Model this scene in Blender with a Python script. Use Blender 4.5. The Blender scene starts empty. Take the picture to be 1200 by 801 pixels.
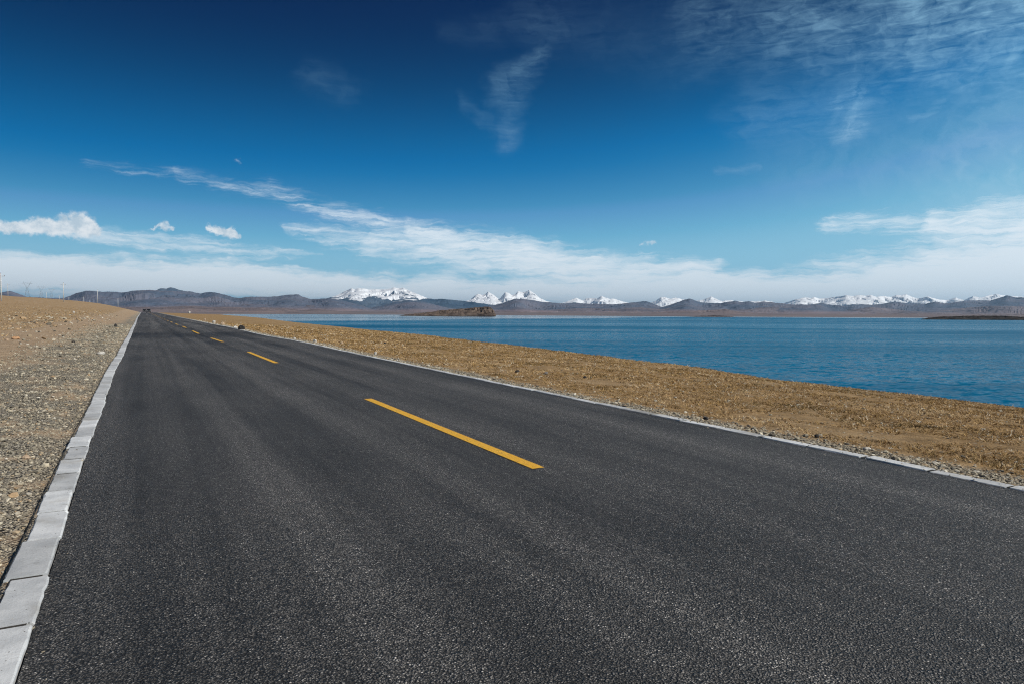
import bpy, bmesh, math, random
import numpy as np
from math import sin, cos, atan, atan2, radians, degrees, hypot, pi
from mathutils import Matrix, Vector

S = bpy.context.scene
C = S.collection
rng = np.random.default_rng(7)
random.seed(7)

# ------------------------------------------------------------------ camera
F = 800.0                      # focal length in photo pixels (24 mm on 36 mm, 1200 wide)
CAM_H = 1.5
ROLL = 0.0051
PITCH = atan(32.3 / F)
fwd = np.array([0, cos(PITCH), -sin(PITCH)])
X_ = np.array([1.0, 0, 0]); U_ = np.array([0, sin(PITCH), cos(PITCH)])
rgt = X_ * cos(ROLL) + U_ * sin(ROLL)
upv = U_ * cos(ROLL) - X_ * sin(ROLL)

cd = bpy.data.cameras.new('camera'); cam = bpy.data.objects.new('camera', cd); C.objects.link(cam)
cd.sensor_width = 36.0; cd.lens = 24.0; cd.clip_start = 0.05; cd.clip_end = 200000.0
M = Matrix((tuple(rgt), tuple(upv), tuple(-fwd))).transposed().to_4x4()
M.translation = (0, 0, CAM_H)
cam.matrix_world = M
S.camera = cam

def ray(u, v):
    """world direction through photo pixel (u, v); used to survey where things stand"""
    u = np.asarray(u, float); v = np.asarray(v, float)
    return fwd * F + (u - 600)[..., None] * rgt + (400.5 - v)[..., None] * upv

def at_depth(u, v, d):
    q = ray(u, v)
    t = np.asarray(d, float) / q[..., 1]
    p = q * t[..., None]
    return p + np.array([0, 0, CAM_H])

# ------------------------------------------------------------------ light, exposure
SUN_AZ, SUN_EL = radians(112), radians(40)
S.view_settings.view_transform = 'Standard'
S.view_settings.look = 'None'
S.view_settings.exposure = 0.0
S.view_settings.gamma = 1.0
S.view_settings.use_curve_mapping = False
S.cycles.max_bounces = 6
S.cycles.volume_bounces = 0
S.cycles.filter_width = 1.1
S.cycles.use_denoising = True
S.cycles.denoiser = 'OPENIMAGEDENOISE'
S.cycles.denoising_input_passes = 'RGB_ALBEDO_NORMAL'
S.cycles.denoising_prefilter = 'NONE'
S.cycles.sample_clamp_direct = 5.0
S.cycles.sample_clamp_indirect = 3.0

ld = bpy.data.lights.new('sun', 'SUN'); ld.energy = 4.6; ld.angle = radians(0.5); ld.color = (1.0, 0.955, 0.88)
lo = bpy.data.objects.new('sun', ld); C.objects.link(lo)
sdir = Vector((sin(SUN_AZ) * cos(SUN_EL), cos(SUN_AZ) * cos(SUN_EL), sin(SUN_EL)))
lo.rotation_euler = (-sdir).to_track_quat('-Z', 'Y').to_euler()
lo.location = (60, -25, 60)

# ------------------------------------------------------------------ node helper
class NT:
    def __init__(s, tree): s.t = tree; s.n = tree.nodes; s.l = tree.links
    def node(s, typ, **kw):
        n = s.n.new(typ)
        for k, v in kw.items(): setattr(n, k, v)
        return n
    def put(s, sock, v):
        if v is None: return
        if isinstance(v, bpy.types.NodeSocket): s.l.new(v, sock)
        else:
            try: sock.default_value = v
            except Exception: sock.default_value = tuple(v) + (1.0,)
    def m(s, op, a, b=None, c=None, clamp=False):
        n = s.node('ShaderNodeMath', operation=op, use_clamp=clamp)
        for i, x in enumerate((a, b, c)): s.put(n.inputs[i], x)
        return n.outputs[0]
    def v(s, op, a, b=None, scale=None):
        n = s.node('ShaderNodeVectorMath', operation=op)
        s.put(n.inputs[0], a); s.put(n.inputs[1], b)
        if scale is not None: s.put(n.inputs['Scale'], scale)
        return n.outputs['Value'] if op in ('DOT_PRODUCT', 'LENGTH', 'DISTANCE') else n.outputs[0]
    def mix(s, f, a, b, mode='MIX'):
        n = s.node('ShaderNodeMix', data_type='RGBA', blend_type=mode)
        s.put(n.inputs[0], f); s.put(n.inputs[6], a); s.put(n.inputs[7], b)
        return n.outputs[2]
    def ss(s, x, lo, hi, a=0.0, b=1.0):
        n = s.node('ShaderNodeMapRange', interpolation_type='SMOOTHSTEP', clamp=True)
        s.put(n.inputs[0], x); s.put(n.inputs[1], lo); s.put(n.inputs[2], hi); s.put(n.inputs[3], a); s.put(n.inputs[4], b)
        return n.outputs[0]
    def noise(s, vec, scale, detail=4, rough=0.5, dist=0.0, color=False, lac=2.0):
        n = s.node('ShaderNodeTexNoise')
        s.put(n.inputs['Vector'], vec); n.inputs['Scale'].default_value = scale; n.inputs['Detail'].default_value = detail
        n.inputs['Roughness'].default_value = rough; n.inputs['Distortion'].default_value = dist; n.inputs['Lacunarity'].default_value = lac
        return n.outputs['Color' if color else 'Fac']
    def voro(s, vec, scale, feature='F1', rand=1.0):
        n = s.node('ShaderNodeTexVoronoi', feature=feature)
        s.put(n.inputs['Vector'], vec); n.inputs['Scale'].default_value = scale
        if 'Randomness' in n.inputs: n.inputs['Randomness'].default_value = rand
        return n
    def mapv(s, vec, scale=(1, 1, 1), loc=(0, 0, 0), rot=(0, 0, 0)):
        n = s.node('ShaderNodeMapping')
        s.put(n.inputs[0], vec); n.inputs['Location'].default_value = loc; n.inputs['Rotation'].default_value = rot; n.inputs['Scale'].default_value = scale
        return n.outputs[0]
    def ramp(s, f, stops):
        n = s.node('ShaderNodeValToRGB'); s.put(n.inputs[0], f)
        e = n.color_ramp.elements
        while len(e) < len(stops): e.new(0.5)
        for i, (p, c) in enumerate(stops): e[i].position = p; e[i].color = tuple(c) + (1,)
        return n.outputs[0]
    def comb(s, x, y, z=0.0):
        n = s.node('ShaderNodeCombineXYZ')
        for i, q in enumerate((x, y, z)): s.put(n.inputs[i], q)
        return n.outputs[0]
    def sep(s, vec):
        n = s.node('ShaderNodeSeparateXYZ'); s.put(n.inputs[0], vec); return n.outputs
    def bump(s, h, strength, dist, normal=None):
        n = s.node('ShaderNodeBump'); s.put(n.inputs['Height'], h)
        s.put(n.inputs['Strength'], strength); s.put(n.inputs['Distance'], dist)
        if normal is not None: s.put(n.inputs['Normal'], normal)
        return n.outputs[0]

# ------------------------------------------------------------------ sky with cirrus
W = bpy.data.worlds.new('World'); S.world = W; W.use_nodes = True
T = NT(W.node_tree); W.node_tree.nodes.clear()
out = T.node('ShaderNodeOutputWorld'); bg = T.node('ShaderNodeBackground'); T.l.new(bg.outputs[0], out.inputs[0])
bg.inputs['Strength'].default_value = 0.1
sky = T.node('ShaderNodeTexSky', sky_type='NISHITA')
sky.sun_disc = False; sky.sun_elevation = SUN_EL; sky.sun_rotation = SUN_AZ
sky.altitude = 4700; sky.air_density = 1.0; sky.dust_density = 0.2; sky.ozone_density = 4.0
sky_col = sky.outputs[0]
dirv = T.node('ShaderNodeTexCoord').outputs['Generated']
dx, dy, dz = T.sep(dirv)
az = T.m('MULTIPLY', T.m('ARCTAN2', dx, dy), 180 / pi)
el = T.m('MULTIPLY', T.m('ARCSINE', dz), 180 / pi)
P0 = T.comb(az, el, 0.0)
# deep polarised blue of the high plateau: the sky's luminance through a steeper curve
lum = T.m('MULTIPLY', T.sep(sky_col)[1], 0.1)
lnG = T.m('ADD', T.m('MULTIPLY', T.m('LOGARITHM', T.m('MAXIMUM', lum, 1e-4), math.e), 2.2), 1.70)
lnG = T.m('ADD', lnG, T.m('MAXIMUM', dx, -0.66))
lnG = T.m('SUBTRACT', lnG, T.ss(el, 13.0, 27.0, 0.0, 0.95))
sG = T.m('DIVIDE', T.m('EXPONENT', lnG), 0.6)
sG = T.m('DIVIDE', sG, T.m('POWER', T.m('ADD', 1.0, T.m('POWER', sG, 4.0)), 0.25))
sky_base = T.v('SCALE', T.ramp(sG, [(g / .6, c) for g, c in [(0, (0, .008, .05)), (.0185, (0, .0185, .087)), (.087, (.0003, .087, .25)), (.15, (.001, .15, .392)), (.178, (.007, .178, .429)),
    (.283, (.058, .283, .533)), (.323, (.098, .323, .597)), (.456, (.16, .456, .68)), (.6, (.3, .6, .78))]]), scale=10.0)

def azel(u, v):
    q = ray(u, v); q = q / np.linalg.norm(q)
    return (degrees(atan2(q[0], q[1])), degrees(math.asin(q[2])), 0.0)

w1 = T.noise(T.mapv(P0, (1, 2.0, 1)), 0.10, 5, 0.55, color=True)
w2 = T.noise(T.mapv(P0, (1, 1.6, 1), (31, 7, 3)), 0.5, 5, 0.6, color=True)
def warp(P, n, amp):
    d = T.v('SUBTRACT', n, (0.5, 0.5, 0.5)); d = T.v('MULTIPLY', d, amp)
    return T.v('ADD', P, d)
PW = warp(warp(P0, w1, (7.0, 2.6, 0)), w2, (2.4, 1.3, 0))        # wispy
PC = warp(P0, T.noise(P0, 0.9, 6, 0.6, color=True), (2.0, 1.3, 0))   # billowy

def capsule(P, a, b, r1, r2, w):
    a = Vector(azel(*a)); b = Vector(azel(*b)); ba = b - a
    pa = T.v('SUBTRACT', P, tuple(a))
    h = T.m('MULTIPLY', T.v('DOT_PRODUCT', pa, tuple(ba)), 1.0 / max(ba.length_squared, 1e-6), clamp=True)
    d = T.v('LENGTH', T.v('SUBTRACT', pa, T.v('SCALE', tuple(ba), scale=h)))
    r = T.m('MULTIPLY_ADD', h, r2 - r1, r1)
    return T.ss(T.m('DIVIDE', d, r), 1.0, 0.0, 0.0, w)

def total(items):
    o = items[0]
    for i in items[1:]: o = T.m('ADD', o, i)
    return o
PXD = 13.5     # about how many photo pixels one degree covers
def chain(P, pts, ws):
    """polyline of (u, v, radius px) with one weight per segment; the maximum of its capsules"""
    o = None
    for (a, b, w) in zip(pts[:-1], pts[1:], ws):
        c = capsule(P, a[:2], b[:2], a[2] / PXD, b[2] / PXD, w)
        o = c if o is None else T.m('MAXIMUM', o, c)
    return o

# long cirrus streak widening to the right
streak = chain(PW, [(100, 185, 12), (215, 203, 17), (305, 222, 20), (380, 248, 24), (470, 274, 30), (600, 300, 44), (700, 322, 42), (830, 318, 20)], [0.30, .37, .45, .60, .84, .97, .92])
fan = chain(PW, [(335, 268, 12), (430, 285, 30), (560, 305, 40)], [.55, .75])
low = chain(PW, [(-1800, 255, 44), (-300, 322, 38), (40, 322, 36), (250, 327, 34), (420, 338, 30), (560, 344, 32), (720, 345, 50), (900, 346, 42), (1060, 338, 60), (1220, 330, 82), (1500, 318, 80), (3200, 262, 70)], [1.3, 1.45, 1.45, 1.35, 1.2, 1.25, 1.4, 1.4, 1.4, 1.45, 1.3])
rightc = chain(PW, [(985, 262, 22), (1090, 266, 32), (1220, 272, 52), (1420, 268, 60)], [.5, .85, 1.1])
thin = chain(PW, [(90, 268, 12), (160, 284, 20), (260, 294, 16), (380, 298, 6)], [.6, .6, .5])
cirr = T.m('MAXIMUM', T.m('MAXIMUM', streak, fan), T.m('MAXIMUM', T.m('MAXIMUM', low, rightc), thin))
fb = T.noise(T.mapv(PW, (1, 3.2, 1), rot=(0, 0, radians(9))), 0.22, 9, 0.62, 0.4)
fb2 = T.noise(T.mapv(P0, (1, 4.5, 1), (5, 9, 0), rot=(0, 0, radians(6))), 0.55, 8, 0.62, 0.8)
fib = T.noise(T.mapv(warp(P0, w2, (1.4, 1.0, 0)), (0.30, 3.4, 1), (2, 5, 0), rot=(0, 0, radians(13))), 0.75, 9, 0.66, 0.6)
fib = T.m('MULTIPLY_ADD', T.m('SUBTRACT', fib, .5), 1.7, .5)
tex = T.m('ADD', T.m('ADD', T.m('MULTIPLY', fb, 0.30), T.m('MULTIPLY', fb2, 0.22)), T.m('MULTIPLY', fib, 0.48))
dens1 = T.m('MULTIPLY', T.ss(T.m('ADD', tex, T.m('MULTIPLY', cirr, 0.56)), 0.56, 1.13), T.ss(cirr, 0.0, 0.45))

# faint high wisps
wis = chain(PW, [(632, 72, 18), (598, 105, 30), (592, 168, 22)], [.32, .30])
wis2 = total([chain(PW, [(515, 36, 16), (565, 44, 22)], [.06]), chain(PW, [(575, 36, 20), (645, 36, 30)], [.07]), chain(PW, [(545, 120, 14), (575, 148, 14)], [.16]),
              chain(PW, [(985, 112, 26), (992, 150, 30)], [.62]), chain(PW, [(905, 128, 60), (1010, 130, 60)], [.30]), chain(PW, [(1065, 140, 8), (1120, 100, 12), (1150, 84, 8)], [.42, .5]),
              chain(PW, [(850, 196, 8), (880, 194, 6)], [.22]), chain(PW, [(640, 20, 60), (800, 60, 60)], [.08]), chain(PW, [(380, 88, 30), (410, 104, 26)], [.12])])
hz = T.noise(T.mapv(PW, (1.3, 1.1, 1), rot=(0, 0, radians(35))), 0.5, 8, 0.62, 0.6)
dens2 = T.m('MULTIPLY', T.m('MULTIPLY', T.m('ADD', wis, wis2), 0.62), T.ss(T.m('ADD', T.m('MULTIPLY', hz, .6), T.m('MULTIPLY', fib, .4)), 0.2, 0.8))
# rippled sheet of cirrus high on the right
sheet = chain(PW, [(700, 34, 60), (830, 28, 70), (940, 26, 80), (1090, 22, 96), (1300, 10, 120), (1600, -120, 180)], [.05, .26, .6, .95, 1.1])
rip = T.noise(T.mapv(P0, (0.55, 2.6, 1), (3, 1, 0), rot=(0, 0, radians(-12))), 0.75, 8, 0.6, 0.9)
dens3 = T.m('MULTIPLY', sheet, T.ss(T.m('ADD', T.m('MULTIPLY', rip, .8), T.m('MULTIPLY', hz, 0.6)), 0.42, 1.15, 0.03, .85))
veil = T.m('MULTIPLY', chain(PW, [(960, 150, 110), (1230, 130, 190), (1500, 120, 220)], [.10, .24]), T.ss(hz, 0.15, 0.8))
dens = T.m('MAXIMUM', T.m('MAXIMUM', dens1, veil), T.m('MAXIMUM', dens2, dens3))
dens = T.m('MULTIPLY', dens, T.ss(el, -0.2, 0.3))
CLOUD = (8.3, 9.2, 9.9)
col = T.mix(T.m('MULTIPLY', dens, 0.95, clamp=True), sky_base, T.mix(T.ss(el, 8.0, 17.0), CLOUD, (3.6, 6.6, 8.8)))
# small cumulus clumps
cum = chain(PC, [(-30, 262, 9), (20, 267, 11), (60, 265, 16), (92, 264, 19), (112, 268, 11)], [1, 1, 1, 1])
cum = T.m('MAXIMUM', cum, chain(PC, [(252, 269, 9), (272, 274, 10)], [1]))
cum = T.m('MAXIMUM', cum, chain(PC, [(178, 266, 4), (196, 264, 7), (205, 266, 3)], [.62, .62]))
cum = T.m('MAXIMUM', cum, chain(PW, [(278, 184, 5), (281, 189, 5)], [.2]))
cum = T.m('MAXIMUM', cum, chain(PW, [(745, 290, 6), (755, 291, 6)], [.4]))
cfb = T.noise(P0, 1.6, 8, 0.6, 0.3)
cd_ = T.ss(T.m('ADD', cum, T.m('MULTIPLY', T.m('SUBTRACT', cfb, 0.5), 1.2)), 0.14, 0.74)
cd_ = T.m('MULTIPLY', cd_, T.ss(cum, 0.0, 0.15))
cshade = T.ss(T.noise(T.mapv(P0, loc=(0.35, 0.45, 0)), 1.1, 7, 0.6), 0.34, 0.62)
ccol = T.mix(cshade, (5.4, 6.6, 7.6), (8.7, 9.2, 9.6))
col = T.mix(T.m('MULTIPLY', cd_, 0.95, clamp=True), col, ccol)
T.l.new(col, bg.inputs[0])
W.cycles.sampling_method = 'MANUAL'; W.cycles.sample_map_resolution = 1024

# ------------------------------------------------------------------ numeric noise
_perm = rng.permutation(1024)
_gr = rng.uniform(0, 2 * pi, 1024)
def perlin(x, y):
    x = np.asarray(x, float); y = np.asarray(y, float)
    xi = np.floor(x).astype(np.int64); yi = np.floor(y).astype(np.int64)
    xf = x - xi; yf = y - yi
    def g(ix, iy, dx, dy):
        a = _gr[_perm[(_perm[ix & 1023] + iy) & 1023]]
        return np.cos(a) * dx + np.sin(a) * dy
    u = xf * xf * xf * (xf * (xf * 6 - 15) + 10); v = yf * yf * yf * (yf * (yf * 6 - 15) + 10)
    a = g(xi, yi, xf, yf); b = g(xi + 1, yi, xf - 1, yf); c = g(xi, yi + 1, xf, yf - 1); d = g(xi + 1, yi + 1, xf - 1, yf - 1)
    return (a + (b - a) * u + (c - a) * v + (a - b - c + d) * u * v) * 1.5
def fbm(x, y, o=5, gain=0.5):
    r = 0; a = 1.0
    for i in range(o):
        r = r + a * perlin(x + 17.3 * i, y - 9.1 * i); x = x * 2.03; y = y * 2.03; a *= gain
    return r
def ridged(x, y, o=5, gain=0.5):
    r = 0; a = 1.0; n = 0
    for i in range(o):
        r = r + a * (1 - np.abs(perlin(x + 11.7 * i, y + 5.3 * i))); n += a; x = x * 2.05; y = y * 2.05; a *= gain
    return r / n
def sstep(x, a, b):
    t = np.clip((x - a) / (b - a), 0, 1); return t * t * (3 - 2 * t)

# ------------------------------------------------------------------ mesh helpers
def mesh_np(name, V, Fq, mat=None, parent=None, smooth=True, attrs=None):
    me = bpy.data.meshes.new(name)
    V = np.ascontiguousarray(V, np.float32); Fq = np.ascontiguousarray(Fq, np.int32); k = Fq.shape[1]
    me.vertices.add(len(V)); me.vertices.foreach_set('co', V.ravel())
    me.loops.add(Fq.size); me.loops.foreach_set('vertex_index', Fq.ravel())
    me.polygons.add(len(Fq)); me.polygons.foreach_set('loop_start', np.arange(0, Fq.size, k, dtype=np.int32))
    me.polygons.foreach_set('use_smooth', np.full(len(Fq), bool(smooth)))
    me.update(calc_edges=True)
    for an, (ty, arr) in (attrs or {}).items():
        a = me.attributes.new(an, ty, 'POINT')
        a.data.foreach_set('color' if ty == 'FLOAT_COLOR' else 'value', np.ascontiguousarray(arr, np.float32).ravel())
    o = bpy.data.objects.new(name, me); C.objects.link(o)
    if mat: me.materials.append(mat)
    if parent: o.parent = parent
    return o
def grid_faces(nr, nc, wrap=False):
    i = np.arange(nr - 1)[:, None]; j = np.arange(nc if wrap else nc - 1)[None, :]
    a = i * nc + j; b = i * nc + (j + 1) % nc
    return np.stack([a, b, b + nc, a + nc], -1).reshape(-1, 4)
def bm_obj(name, bm, mat=None, parent=None, smooth=False):
    me = bpy.data.meshes.new(name); bmesh.ops.recalc_face_normals(bm, faces=bm.faces); bm.to_mesh(me); bm.free()
    o = bpy.data.objects.new(name, me); C.objects.link(o)
    if mat: me.materials.append(mat)
    for p in me.polygons: p.use_smooth = smooth
    if parent: o.parent = parent
    return o
def add_box(bm, c, s, rot=None):
    r = bmesh.ops.create_cube(bm, size=1.0); m = Matrix.Translation(c)
    if rot is not None: m = m @ rot
    bmesh.ops.transform(bm, matrix=m @ Matrix.Diagonal((*s, 1)), verts=r['verts']); return r['verts']
def add_bar(bm, a, b, w, w2=None):
    a = Vector(a); b = Vector(b); d = b - a
    q = d.to_track_quat('Z', 'Y').to_matrix().to_4x4()
    add_box(bm, (a + b) / 2, (w, w2 or w, d.length), q)
def add_cone(bm, a, b, r1, r2, n=10):
    a = Vector(a); b = Vector(b); d = b - a
    r = bmesh.ops.create_cone(bm, cap_ends=True, segments=n, radius1=r1, radius2=r2, depth=d.length)
    bmesh.ops.transform(bm, matrix=Matrix.Translation((a + b) / 2) @ d.to_track_quat('Z', 'Y').to_matrix().to_4x4(), verts=r['verts'])
def tag(o, label=None, cat=None, group=None, kind=None):
    if label: o['label'] = label
    if cat: o['category'] = cat
    if group: o['group'] = group
    if kind: o['kind'] = kind
    return o
def thing(name, label, cat, loc, rz=0.0, group=None):
    o = bpy.data.objects.new(name, None); C.objects.link(o); o.empty_display_size = 0.3
    o.location = loc; o.rotation_euler = (0, 0, rz); return tag(o, label, cat, group)
def copy_tree(o, parent=None):
    c = o.copy(); C.objects.link(c); c.parent = parent
    for ch in list(o.children): copy_tree(ch, c)
    return c

def new_mat(name):
    m = bpy.data.materials.new(name); m.use_nodes = True
    t = NT(m.node_tree); b = m.node_tree.nodes['Principled BSDF']
    return m, t, b
def plain(name, colr, rough=0.6, metal=0.0, var=0.15, scale=6.0, bumpd=0.0):
    m, t, b = new_mat(name)
    oc = t.node('ShaderNodeTexCoord').outputs['Object']
    n = t.noise(oc, scale, 5, 0.6)
    c1 = tuple(x * (1 - var) for x in colr); c2 = tuple(min(1, x * (1 + var)) for x in colr)
    t.put(b.inputs['Base Color'], t.mix(t.ss(n, .3, .7), c1, c2))
    b.inputs['Roughness'].default_value = rough; b.inputs['Metallic'].default_value = metal
    if bumpd: t.put(b.inputs['Normal'], t.bump(n, 0.6, bumpd))
    return m

# ------------------------------------------------------------------ lie of the land
_q = ray(168, 363)
TH = atan2(-_q[0], _q[1]); GR = _q[2] / hypot(_q[0], _q[1])
Rv = np.array([-sin(TH), cos(TH)]); Pv = np.array([cos(TH), sin(TH)])
def toAL(x, y): return x * Rv[0] + y * Rv[1], x * Pv[0] + y * Pv[1]
def toXY(A, L): return A * Rv[0] + L * Pv[0], A * Rv[1] + L * Pv[1]
_ta = np.arange(-400, 6001, 2.0)
_ts = np.interp(_ta, [-400, 400, 570, 700, 6000], [GR, GR, -0.0085, 0, 0])
_tz = np.cumsum(_ts) * 2.0; _tz -= np.interp(0, _ta, _tz)
def road_z(A):
    A = np.asarray(A, float)
    dip = -0.035 * np.exp(-((A - 47) / 7.0) ** 2) + 0.03 * np.exp(-((A - 33) / 6.0) ** 2) + 0.04 * np.exp(-((A - 66) / 10.0) ** 2)
    return np.interp(A, _ta, _tz) + dip
_lA = np.array([-60, 0, 3.4, 7, 10, 12.4, 16, 20, 25, 33, 51, 80, 150, 400, 2000.])
_lL = np.array([-.47, -.47, -.475, -.53, -.56, -.565, -.60, -.635, -.60, -.62, -.66, -.70, -.95, -1.1, -1.1])
def left_L(A): return np.interp(A, _lA, _lL)
def right_L(A): return np.interp(A, [-60, 4, 12, 26, 50, 400, 2000], [6.62, 6.62, 6.56, 6.58, 6.58, 6.5, 6.5])
def centre_L(A): return np.interp(A, [-60, 5, 11, 26, 41, 55, 150, 400, 2000], [3.33, 3.33, 3.38, 3.34, 3.22, 3.12, 2.95, 2.8, 2.8])
KW = 0.205
LAKE = -1.5
_bA = np.array([-4000, -60, 0, 9.4, 18.6, 23.7, 71, 178, 382, 1119, 1500, 1900, 6000.])
_bL = np.array([20, 20, 20, 20.4, 21.4, 22.6, 27.7, 34.7, 52.3, 97.4, 140, 420, 900.])
_yX = np.array([-9000, -2000, -760, -546, -250, 0, 350, 800, 1500, 3000, 9000.])
_yY = np.array([1200, 1300, 1500, 1740, 1700, 1620, 1480, 1380, 1320, 1300, 1300.])
def lake_sd(x, y):
    A, L = toAL(x, y)
    Ls = L - np.interp(A, _bA, _bL)
    return np.minimum(Ls, np.interp(x, _yX, _yY) - y) + 0
def land_z(x, y):
    A, L = toAL(x, y)
    rz = road_z(A)
    m = np.maximum(-(L - left_L(A)) - KW, 0)
    k = np.interp(A, [-200, 0, 30, 70, 140, 243, 342, 468, 666, 900, 1500], [.01, .012, .02, .05, .09, .137, .225, .29, .395, .35, .1])
    Em = np.interp(A, [0, 700, 1000, 1700, 6000], [10, 10, 8, 1.5, 1.5])
    E = Em * (1 - np.exp(-m * k / Em))
    far = sstep(np.hypot(x, y), 1500, 9000) * 26
    zl = rz - 0.055 * sstep(m, 0, .04) + 0.03 * sstep(m, .15, .5) + E + sstep(m, 3, 25) * (0.22 * fbm(x / 19, y / 19, 4) + 0.6 * fbm(x / 90, y / 90, 3)) + sstep(m, 0.1, .6) * (0.05 * fbm(x / 1.3, y / 1.3, 4) + 0.022 * fbm(x / .28, y / .28, 3))
    Lb = np.interp(A, _bA, _bL); r0 = right_L(A) + KW
    s = np.clip((L - r0) / np.maximum(Lb - r0, 1), 0, 1)
    br = -0.9
    zr = (rz - 0.03) * (1 - s ** 1.35) + br * s ** 1.35 + sstep(L, r0 + .8, r0 + 5) * (0.05 * fbm(x / 2.3, y / 2.3, 4) + 0.10 * fbm(x / 11, y / 11, 3)) * (1 - 0.6 * s)
    z = np.where(L < 3, zl, zr)
    z = np.where((L > left_L(A) - KW * .5) & (L < right_L(A) + KW * .5), rz - 0.09, z)
    sd = np.minimum(L - Lb, np.interp(x, _yX, _yY) - y)
    sdn = sd + 0.5 * fbm(x / 6, y / 6, 3) + np.clip(np.hypot(x, y) / 300, 0, 6) * fbm(x / 60, y / 60, 3)
    beyond = np.interp(x, _yX, _yY) - y            # <0 past the far shore
    zfar = LAKE + 0.1 + np.clip(-beyond, 0, 1e5) * 0.0045
    zfar = np.minimum(zfar, 24 + 0 * zfar) + np.clip(-beyond / 400, 0, 1) * 1.2 * fbm(x / 260, y / 260, 4)
    # past the brow: bank down to the bed, and up again at the far shore
    bank = br - 0.42 * np.clip(sdn, 0, 5)
    zz = np.where(L > Lb, np.where(beyond > 0, np.maximum(bank, -2.9), zfar), z + far * (L <= Lb))
    zz = np.where((L > Lb) & (beyond > 0), np.maximum(zz, np.minimum(LAKE - 1.4 + 0.02 * 0, -2.9)), zz)
    return zz

# ------------------------------------------------------------------ materials of the setting
def attr(t, name, out='Fac'):
    n = t.node('ShaderNodeAttribute'); n.attribute_name = name; return n.outputs[out]

def ground_material():
    m, t, b = new_mat('ground')
    oc = t.node('ShaderNodeTexCoord').outputs['Object']
    grav, track, reds = attr(t, 'gravel'), attr(t, 'track'), attr(t, 'red')
    # dry turf
    n1 = t.noise(oc, 0.35, 6, 0.6); n2 = t.noise(oc, 3.2, 6, 0.65); n3 = t.noise(oc, 22, 5, 0.7); n0 = t.noise(oc, 0.03, 5, 0.55)
    turf = t.mix(t.ss(n2, .3, .7), (0.185, 0.115, 0.05), (0.43, 0.275, 0.128))
    turf = t.mix(t.m('MULTIPLY', t.ss(n1, .45, .72), .55), turf, (0.43, 0.305, 0.175))
    turf = t.mix(t.m('MULTIPLY', t.ss(n0, .4, .7), .4), turf, (0.27, 0.18, 0.085))
    turf = t.mix(t.m('MULTIPLY', t.ss(n3, .5, .68), .6), turf, (0.12, 0.078, 0.036))
    vs = t.voro(oc, 16)
    turf = t.mix(t.ss(vs.outputs['Distance'], .24, .17, 0, .8), turf, t.mix(t.ss(t.sep(vs.outputs['Color'])[0], .55, .9), turf, (0.48, 0.42, 0.35)))
    # bare track
    tr = t.mix(t.ss(n2, .3, .7), (0.32, 0.225, 0.14), (0.46, 0.34, 0.225))
    tr = t.mix(t.m('MULTIPLY', t.ss(n3, .5, .7), .5), tr, (0.19, 0.145, 0.10))
    # gravel
    v1 = t.voro(oc, 38); v2 = t.voro(oc, 90)
    gc = t.ramp(t.sep(v1.outputs['Color'])[0], [(0, (0.22, 0.195, 0.155)), (.4, (0.34, 0.305, 0.24)), (.75, (0.44, 0.395, 0.315)), (1, (0.56, 0.51, 0.42))])
    gc = t.mix(t.ss(t.sep(v2.outputs['Color'])[0], .4, .6, 0, .5), gc, (0.38, 0.315, 0.225))
    gc = t.mix(t.m('MULTIPLY', t.ss(v1.outputs['Distance'], .42, .66), t.ss(n3, .38, .6)), gc, (0.03, 0.026, 0.02))
    red = t.mix(t.ss(t.noise(oc, .004, 6, .6), .35, .65), (0.135, 0.115, 0.12), (0.205, 0.168, 0.165))
    c = t.mix(track, turf, tr); c = t.mix(grav, c, gc); c = t.mix(reds, c, red)
    t.put(b.inputs['Base Color'], c); b.inputs['Roughness'].default_value = 0.95
    b.inputs['Specular IOR Level'].default_value = 0.15
    h = t.m('ADD', t.m('MULTIPLY', n2, .5), t.m('MULTIPLY', n3, .35))
    hg = t.m('SUBTRACT', 1.0, v1.outputs['Distance'])
    hh = t.m('ADD', t.m('MULTIPLY', h, t.m('SUBTRACT', 1.15, grav)), t.m('MULTIPLY', hg, t.m('MULTIPLY', grav, .5)))
    t.put(b.inputs['Normal'], t.bump(hh, 1.0, 0.10))
    return m

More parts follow.
